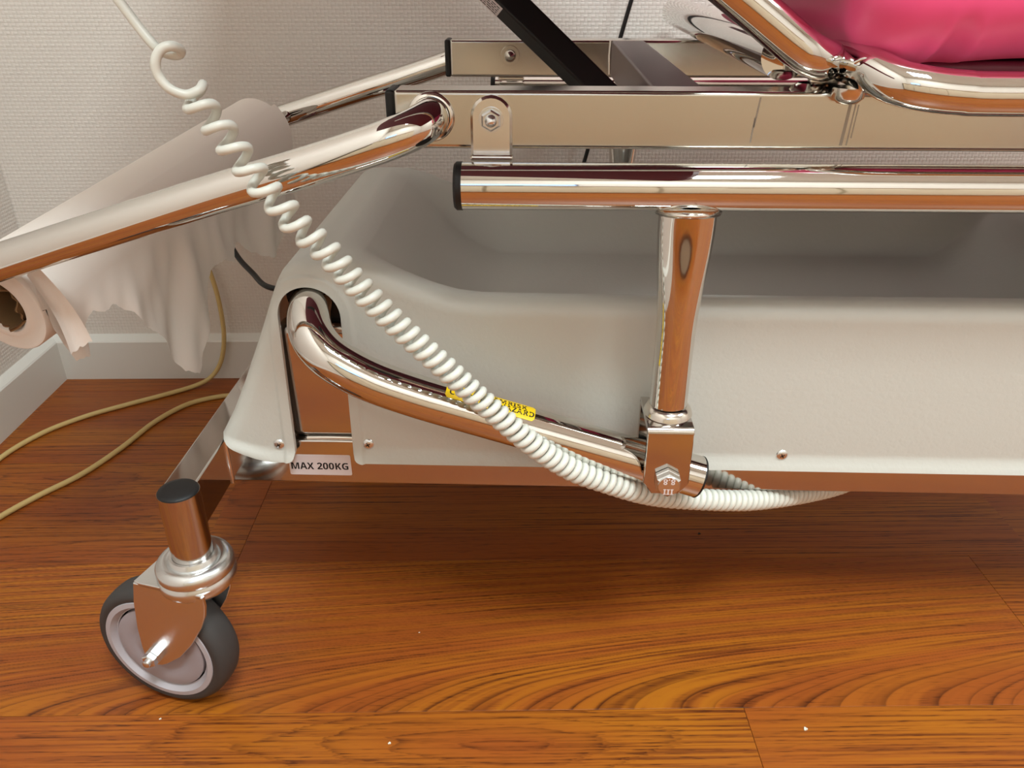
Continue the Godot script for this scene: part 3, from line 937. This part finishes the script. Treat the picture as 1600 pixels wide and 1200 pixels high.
func add_seat(chair: Node3D) -> void:
	# pivot tube across both rails
	part("pivot_tube", MB.new().tube([Vector3(0.1585, 0.4888, -1.035), Vector3(0.1585, 0.4888, -0.560)], 0.0152, 40), M.chrome, chair)
	# backrest bar: comes down from the upper left and ends on a short foot on the near rail
	var barp := [Vector3(-0.16, 0.7165, -0.512), Vector3(0.05, 0.5700, -0.512), Vector3(0.120, 0.5212, -0.512), Vector3(0.150, 0.5000, -0.5125), Vector3(0.1600, 0.4940, -0.514), Vector3(0.1690, 0.4905, -0.519), Vector3(0.1745, 0.4895, -0.5280)]
	var bar := part("backrest_bar", MB.new().tube(curve(barp, 0.004), 0.0121, 36), M.chrome, chair)
	part("foot", MB.new().rbox(Vector3(0.0185, 0.020, 0.006), 0.0015, at(Vector3(0.1762, 0.4810, -0.531))), M.weld, bar)
	var blob := MB.new()
	blob.lathe([Vector2(0.0145, 0.0), Vector2(0.0125, 0.003), Vector2(0.010, 0.0045)], Transform3D(Basis(Vector3(1, 0, 0), Vector3.UP, Vector3(0, 0, 0.7)), Vector3(0.1700, 0.4718, -0.5300)), 24, 80.0)
	part("weld_bead", blob, M.weld, bar)
	# seat rim tube: starts over the rail, swings out to the near side and runs right
	var rim := [Vector3(0.1875, 0.4870, -0.552), Vector3(0.1885, 0.4880, -0.538), Vector3(0.1905, 0.4880, -0.522), Vector3(0.1955, 0.4860, -0.507), Vector3(0.2060, 0.4812, -0.4960), Vector3(0.2200, 0.4785, -0.4905), Vector3(0.2409, 0.4765, -0.4890), Vector3(0.2771, 0.4757, -0.4890), Vector3(0.50, 0.4757, -0.4890), Vector3(0.80, 0.4757, -0.4890)]
	var rt := part("seat_rim", MB.new().tube(curve(rim, 0.004), 0.0123, 36), M.chrome, chair)
	part("weld_lump", MB.new().lathe([Vector2(0, 0.0), Vector2(0.006, 0.0008), Vector2(0.0095, 0.004), Vector2(0.0098, 0.010)], Transform3D(Basis.IDENTITY, Vector3(0.1865, 0.4660, -0.5140)), 24, 80.0), M.weld, rt)
	part("lock_ring", MB.new().tube(curve([Vector3(0.1835, 0.4905, -0.505), Vector3(0.188, 0.4930, -0.502), Vector3(0.1935, 0.4905, -0.499), Vector3(0.191, 0.4870, -0.499), Vector3(0.186, 0.4875, -0.502)], 0.002), 0.0014, 10), M.chrome, rt)
	# seat pad with gathered folds along its lower edge
	var pad := MB.new()
	pad.rbox(Vector3(0.62, 0.105, 0.42), 0.034, at(Vector3(0.489, 0.5410, -0.7080)), 8, Vector3i(220, 6, 10))
	for k in pad.v.size():
		var p := pad.v[k]
		var low: float = 1.0 - ss(0.490, 0.521, p.y)
		var fold := exp(-pow((p.x - 0.2255 - (p.y - 0.49) * 0.15) / 0.0030, 2.0)) * 0.0060 + exp(-pow((p.x - 0.2490 + (p.y - 0.49) * 0.2) / 0.0032, 2.0)) * 0.0045 - exp(-pow((p.x - 0.2370) / 0.008, 2.0)) * 0.0045 + exp(-pow((p.x - 0.30) / 0.006, 2.0)) * 0.003 + 0.0012 * sin(p.x * 130.0)
		var front: float = ss(-0.56, -0.51, p.z)
		p.z += fold * low * front + 0.012 * front * sin(clampf((p.y - 0.488) / 0.105, 0.0, 1.0) * PI)
		p.y += 0.003 * sin(p.x * 21.0 + 1.0) * low
		pad.v[k] = p
	part("seat_pad", pad.smooth(), M.pink, chair, "pink vinyl seat pad")
	# backrest pad, leaning up to the left along its bar, over a plum-coloured board
	var slope := deg_to_rad(-34.8)
	var bb := Basis(Vector3(0, 0, 1), slope)
	var org := Vector3(0.1835, 0.5050, -0.705)
	var back := MB.new()
	back.rbox(Vector3(0.46, 0.075, 0.40), 0.030, at(org + bb * Vector3(-0.23, 0.046, 0), bb), 8, Vector3i(12, 4, 60))
	for k in back.v.size():
		var p := bb.inverse() * (back.v[k] - org)
		p.x += 0.0035 * sin(p.z * 190.0) * ss(-0.04, 0.0, p.x)
		back.v[k] = org + bb * p
	part("backrest_pad", back.smooth(), M.pink, chair, "pink vinyl backrest pad")
	var shape := [Vector2(-0.075, 0.20), Vector2(-0.075, -0.32), Vector2(-0.085, -0.34), Vector2(-0.56, -0.34), Vector2(-0.56, 0.20)]
	part("backrest_board", MB.new().plate(shape, 0.012, 0.002, at(org + bb * Vector3(0, -0.002, 0), bb * Basis(Vector3(1, 0, 0), Vector3(0, 0, -1), Vector3(0, -1, 0) * -1.0) * Basis.from_scale(Vector3(1, 1, 1)))), M.plum, chair, "plum-coloured backing board")
	part("seat_board", MB.new().rbox(Vector3(0.60, 0.010, 0.36), 0.004, at(Vector3(0.497, 0.4842, -0.705))), M.plum, chair, "plum-coloured seat board")

func build_chair() -> void:
	var chair := thing("examination_chair", "wheeled chrome examination chair with pink vinyl pads and a pale grey plastic tray", "chair", BASE)
	add_chassis(chair)
	add_tray(chair)
	add_caster(chair, Vector3.ZERO)
	add_caster(chair, Vector3(0, 0, -0.46))
	add_rail(chair, -0.5325, 1.0)
	add_rail(chair, -0.8825, -1.0)
	add_column(chair, -0.4970)
	add_column(chair, -0.9165)
	add_arm(chair, -0.5400, 1.0, true)
	add_arm(chair, -0.8700, -1.0, false)
	add_actuator(chair)
	add_seat(chair)
	# rod that carries the paper roll
	part("roll_rod", MB.new().tube([Vector3(-0.3724, 0.3311, -0.560), Vector3(-0.2771, 0.3910, -0.9200)], 0.006, 16), M.polished, chair)

# ---------------------------------------------------------------- loose things
func build_cord() -> void:
	var axis := [Vector3(-0.1912, 0.4731, -0.4646), Vector3(-0.1888, 0.4695, -0.4640), Vector3(-0.1798, 0.4584, -0.4620), Vector3(-0.1722, 0.4471, -0.4600), Vector3(-0.1647, 0.4362, -0.4590), Vector3(-0.1578, 0.4245, -0.4600), Vector3(-0.1504, 0.4142, -0.4620), Vector3(-0.1433, 0.4031, -0.4630), Vector3(-0.1282, 0.3867, -0.4650), Vector3(-0.1108, 0.3629, -0.4670), Vector3(-0.0859, 0.3339, -0.4680), Vector3(-0.0562, 0.3029, -0.4690), Vector3(-0.0285, 0.2735, -0.4705), Vector3(0.0015, 0.2435, -0.4725), Vector3(0.0280, 0.2220, -0.4765), Vector3(0.0548, 0.2069, -0.4830), Vector3(0.0803, 0.1917, -0.4930), Vector3(0.1017, 0.1809, -0.5030), Vector3(0.1287, 0.1718, -0.5130), Vector3(0.1569, 0.1631, -0.5240), Vector3(0.1806, 0.1562, -0.5350), Vector3(0.2089, 0.1492, -0.5500), Vector3(0.2400, 0.1407, -0.5700), Vector3(0.2695, 0.1339, -0.5900), Vector3(0.31, 0.128, -0.62)]
	# the plain end of the cord and its first, wide-open turn
	var lead := [Vector3(-0.2370, 0.5396, -0.4740), Vector3(-0.2275, 0.5243, -0.4720), Vector3(-0.2189, 0.5118, -0.4700), Vector3(-0.2118, 0.5029, -0.4680), Vector3(-0.2081, 0.4990, -0.4690), Vector3(-0.2033, 0.4967, -0.4720), Vector3(-0.1997, 0.4973, -0.4730), Vector3(-0.1980, 0.4999, -0.4700), Vector3(-0.1997, 0.5020, -0.4640), Vector3(-0.2043, 0.5007, -0.4610), Vector3(-0.2078, 0.4951, -0.4590), Vector3(-0.2079, 0.4879, -0.4590), Vector3(-0.2033, 0.4810, -0.4590), Vector3(-0.1955, 0.4774, -0.4610), Vector3(-0.1888, 0.4794, -0.4640), Vector3(-0.1881, 0.4817, -0.4690), Vector3(-0.1922, 0.4774, -0.4730), Vector3(-0.1971, 0.4739, -0.4735)]
	# distance along the coil against the length of one turn
	var pitch := [Vector2(0.0, 0.0138), Vector2(0.07, 0.0134), Vector2(0.11, 0.0105), Vector2(0.16, 0.0086), Vector2(0.23, 0.0074), Vector2(0.31, 0.0064), Vector2(0.39, 0.0059), Vector2(0.68, 0.0056)]
	var line := curve(axis, 0.002)
	var pts := []
	var ang := PI / 2 - 0.1
	var dist := 0.0
	for k in line.size() - 1:
		var a: Vector3 = line[k]
		var b: Vector3 = line[k + 1]
		var d := (b - a).normalized()
		# v1 looks to the room, v2 to the lower left, both square to the cord
		var v1 := (Vector3(0, 0, 1) - d * d.z).normalized()
		var v2 := d.cross(v1)
		var seg := a.distance_to(b)
		for j in 6:
			var f := j / 6.0
			pts.append(a.lerp(b, f) + (v1 * cos(ang) + v2 * sin(ang)) * lerpf(0.0068, 0.0060, ss(0.05, 0.22, dist)))
			if k == 0 and j == 0:
				lead.append(pts[0])
				pts = curve(lead, 0.0012)
			ang -= TAU * seg / 6.0 / lookup(pitch, dist + seg * f)
		dist += seg
	var t := thing("control_cord", "white coiled spiral cord hanging across the chrome bars down to the floor beam", "cord", Vector3(-0.03, 0.12, -0.47))
	part("coil", MB.new().tube(pts, 0.00275, 10), M.cord, t)

func build_roll() -> void:
	var a := Vector3(-0.383, 0.3245, -0.520)
	var b := Vector3(-0.293, 0.3810, -0.860)
	var dir := (a - b).normalized()
	var L := a.distance_to(b)
	var t := thing("paper_roll", "pale pink couch paper roll with a torn loose end hanging down in the corner", "paper roll", Vector3(-0.34, 0.20, -0.69))
	var xf := at(b, along(dir))
	var R := 0.0372
	var rng := RandomNumberGenerator.new()
	rng.seed = 5
	# wound paper: outer skin, and both ends slightly uneven layers round the core
	var wound := MB.new()
	var ends := [Vector2(0.0195, L - 0.002)]
	var rr := 0.0195
	while rr < R - 0.001:
		rr += rng.randf_range(0.001, 0.003)
		if rr < R: ends.append(Vector2(rr, L + rng.randf_range(-0.0006, 0.0008)))
	ends.append(Vector2(R - 0.0006, L)); ends.append(Vector2(R, L - 0.0012)); ends.append(Vector2(R, 0.001)); ends.append(Vector2(R - 0.001, 0.0)); ends.append(Vector2(0.0195, 0.0))
	wound.lathe(ends, xf, 56, 40.0)
	part("wound_paper", wound, M.paper, t)
	# cardboard core with a ragged mouth
	var core := MB.new()
	var ring := []
	for k in 4: ring.append([])
	for s in 57:
		var an := TAU * s / 56.0
		var rag := 0.0022 * sin(an * 5.0) + 0.0014 * sin(an * 13.0 + 1.0)
		var c := Vector3(cos(an), 0, sin(an))
		ring[0].append(xf * (c * 0.0195 + Vector3.UP * 0.0))
		ring[1].append(xf * (c * 0.0195 + Vector3.UP * (L + 0.001 + rag)))
		ring[2].append(xf * (c * 0.0175 + Vector3.UP * (L + 0.001 + rag)))
		ring[3].append(xf * (c * 0.0175 + Vector3.UP * 0.0))
	core.sheet([ring[1], ring[2]], dir)
	core.sheet([ring[2], ring[3]], Vector3.UP)
	core.smooth()
	part("cardboard_core", core, M.card, t, "brown cardboard core")
	# loose sheet: leaves the roll on its right side and hangs down to a torn edge
	var hem := [Vector2(0.0, 0.345), Vector2(0.012, 0.312), Vector2(0.040, 0.281), Vector2(0.075, 0.279), Vector2(0.100, 0.300), Vector2(0.126, 0.308), Vector2(0.150, 0.303), Vector2(0.183, 0.305), Vector2(0.228, 0.292), Vector2(0.253, 0.277), Vector2(0.312, 0.257), Vector2(0.340, 0.232), Vector2(0.377, 0.212), Vector2(0.405, 0.206), Vector2(0.418, 0.209), Vector2(0.431, 0.222), Vector2(0.478, 0.251), Vector2(0.505, 0.280), Vector2(0.530, 0.292), Vector2(0.575, 0.296), Vector2(0.627, 0.288), Vector2(0.650, 0.298), Vector2(0.68, 0.302), Vector2(0.72, 0.287), Vector2(0.79, 0.273), Vector2(0.84, 0.280), Vector2(0.87, 0.296), Vector2(1.0, 0.31)]
	var rip := FastNoiseLite.new()
	rip.seed = 12; rip.frequency = 1.0
	var crease := FastNoiseLite.new()
	crease.seed = 8; crease.frequency = 1.0; crease.fractal_octaves = 2
	var rows := []
	var NU := 150
	var NV := 40
	for j in NV + 1:
		var row := []
		var f := float(j) / NV
		for i in NU + 1:
			var s := float(i) / NU
			var c := a.lerp(b, s)
			var bottom := lookup(hem, s) + 0.0022 * rip.get_noise_1d(s * 140.0) + 0.0012 * rip.get_noise_1d(s * 420.0)
			var right := Vector3(dir.z, 0, -dir.x).normalized()
			if right.x < 0: right = -right
			var p: Vector3
			if f < 0.18:                              # still lying on the roll
				var an := lerpf(0.95, 0.0, f / 0.18)
				p = c + (right * cos(an) + Vector3.UP * sin(an)) * (R + 0.0006)
			else:
				var g := (f - 0.18) / 0.82
				var h := lerpf(c.y, bottom, g)
				var drop := c.y - h
				var wave := crease.get_noise_2d(s * 7.0, drop * 5.0) * 0.011 + sin(s * 24.0 + drop * 9.0) * 0.0018
				p = Vector3(c.x, h, c.z) + right * (R + 0.0006 + wave * ss(0.0, 0.05, drop))
			row.append(p)
		rows.append(row)
	var sh := MB.new()
	sh.sheet(rows, Vector3(1, 0, 0))
	part("loose_sheet", sh.smooth(), M.paper, t, "torn sheet hanging from the roll")
	# narrow curled strip at the near edge
	var strip := []
	for j in 25:
		var f := j / 24.0
		var row := []
		for i in 9:
			var w := i / 8.0 - 0.5
			var base := Vector3(-0.3440, 0.3560, -0.5080).lerp(Vector3(-0.3255, 0.2985, -0.5100), f)
			base += Vector3(0.004 * sin(f * 3.1), 0, 0)
			row.append(base + Vector3(0.010, 0.001, -0.012) * w * (0.5 + 0.55 * f) + Vector3(0.0035, 0.002, 0.0035) * (1.0 - 4.0 * w * w) * -1.0 + Vector3(0, 0.004 * w - 0.002 * absf(sin(w * 9.0)) * f, 0))
		strip.append(row)
	var st := MB.new()
	st.sheet(strip, Vector3(1, 0, 1))
	part("torn_strip", st.smooth(), M.paper, t, "narrow torn strip")

func cable(called: String, label: String, pts: Array, r: float, mat: Material, group := "") -> void:
	var c := Vector3.ZERO
	for p in pts: c += p / pts.size()
	c.y = 0.0 if pts[0].y < 0.05 else pts[-1].y
	var t := thing(called, label, "cable", c, group)
	part("cable_sheath", MB.new().tube(curve(pts, 0.008), r, 12), mat, t)

func build_cables() -> void:
	cable("floor_cable", "cream cable that lies along the floor and climbs the wall behind the hanging paper", [Vector3(-0.640, 0.0032, -0.700), Vector3(-0.654, 0.0032, -0.790), Vector3(-0.6362, 0.0032, -0.8577), Vector3(-0.6015, 0.0032, -0.9043), Vector3(-0.5575, 0.0032, -0.9405), Vector3(-0.5150, 0.0032, -0.9720), Vector3(-0.4840, 0.0045, -0.9960), Vector3(-0.4650, 0.0120, -1.0100), Vector3(-0.4500, 0.034, -1.0170), Vector3(-0.4405, 0.0721, -1.0200), Vector3(-0.4395, 0.1211, -1.0220), Vector3(-0.4450, 0.1608, -1.0250), Vector3(-0.4550, 0.2000, -1.0270), Vector3(-0.4700, 0.2600, -1.0280)], 0.0032, M.cable, "cream floor cables")
	cable("floor_cable", "cream cable that curves across the floor in front and passes under the chair", [Vector3(-0.6100, 0.0032, -0.6200), Vector3(-0.5836, 0.0032, -0.6884), Vector3(-0.5632, 0.0032, -0.7281), Vector3(-0.5348, 0.0032, -0.7740), Vector3(-0.5150, 0.0032, -0.8320), Vector3(-0.5010, 0.0032, -0.8941), Vector3(-0.4784, 0.0032, -0.9400), Vector3(-0.4498, 0.0032, -0.9620), Vector3(-0.4155, 0.0032, -0.9724), Vector3(-0.36, 0.0032, -0.975), Vector3(-0.28, 0.0032, -0.95)], 0.0032, M.cable, "cream floor cables")
	cable("hanging_cable", "thin black cable hanging against the wall behind the steel rails", [Vector3(0.135, 0.600, -1.055), Vector3(0.1084, 0.5017, -1.0520), Vector3(0.0840, 0.405, -1.051), Vector3(0.0631, 0.3229, -1.0500), Vector3(0.050, 0.27, -1.048)], 0.0026, M.black_cable)
	cable("short_cable", "short black cable between the hanging paper and the left end of the grey tray", [Vector3(-0.4250, 0.2700, -1.015), Vector3(-0.4050, 0.2260, -1.0000), Vector3(-0.3856, 0.2026, -0.9800), Vector3(-0.3560, 0.1950, -0.9430), Vector3(-0.3242, 0.1936, -0.9000), Vector3(-0.280, 0.1960, -0.88)], 0.0035, M.black_cable)

func build_crumbs() -> void:
	var spots := [[Vector3(-0.1096, 0, -0.4190), 0.0016, "white paper crumb on the front floorboard below the middle of the tray", M.crumb], [Vector3(0.2204, 0, -0.4424), 0.0022, "pale curled fibre on the front floorboard right of a board end", M.crumb], [Vector3(0.1786, 0, -0.6872), 0.0020, "dark crumb on the shaded floor below the coiled cord", M.black_rubber], [Vector3(-0.2989, 0, -0.4358), 0.0013, "white speck on the floor in front of the caster wheel", M.crumb], [Vector3(-0.1017, 0, -0.5362), 0.0009, "tiny white speck farther back on the middle floorboard", M.crumb]]
	for s in spots:
		var t := thing("floor_crumb", s[2], "crumb", s[0], "crumbs on the floor")
		var m := MB.new()
		var r: float = s[1] * 0.65
		m.rbox(Vector3(r * 2.2, r * 0.8, r * 1.2), r * 0.3, at(s[0] + Vector3(0, r * 0.4 - 0.0001, 0), Basis(Vector3.UP, r * 900.0)))
		m.rbox(Vector3(r * 1.0, r * 1.1, r * 1.0), r * 0.3, at(s[0] + Vector3(r * 0.8, r * 0.5, r * 0.3), Basis(Vector3.UP, r * 300.0)))
		part("fragment", m, s[3], t)

func _ready() -> void:
	# camera
	var cam := Camera3D.new()
	cam.name = "camera"
	add_child(cam)
	cam.fov = rad_to_deg(2.0 * atan(600.0 / 1250.0))
	cam.position = Vector3(0, 0.544, 0)
	cam.rotation = Vector3(deg_to_rad(-28.0), deg_to_rad(1.8), 0)
	cam.near = 0.02
	cam.current = true
	# surroundings
	var env := Environment.new()
	env.background_mode = Environment.BG_COLOR
	env.background_color = Color(0.02, 0.02, 0.02)
	env.tonemap_mode = Environment.TONE_MAPPER_LINEAR
	env.tonemap_exposure = 1.0
	env.sdfgi_enabled = true; env.ssao_enabled = true; env.ssil_enabled = true
	var we := WorldEnvironment.new()
	we.name = "surroundings"
	we.environment = env
	add_child(we)
	materials()
	# lamps
	ceiling_lamp(Vector3(0.45, 2.46, 0.55), Vector2(0.6, 0.6), 6.0, Color(0.93, 0.98, 0.99), "square ceiling panel in front of the chair")
	ceiling_lamp(Vector3(2.1, 2.46, 0.1), Vector2(0.6, 0.6), 3.7, Color(0.93, 0.98, 0.99), "square ceiling panel at the far right of the room")
	build_cabinet()
	build_room()
	build_chair()
	build_cord()
	build_roll()
	build_cables()
	build_crumbs()
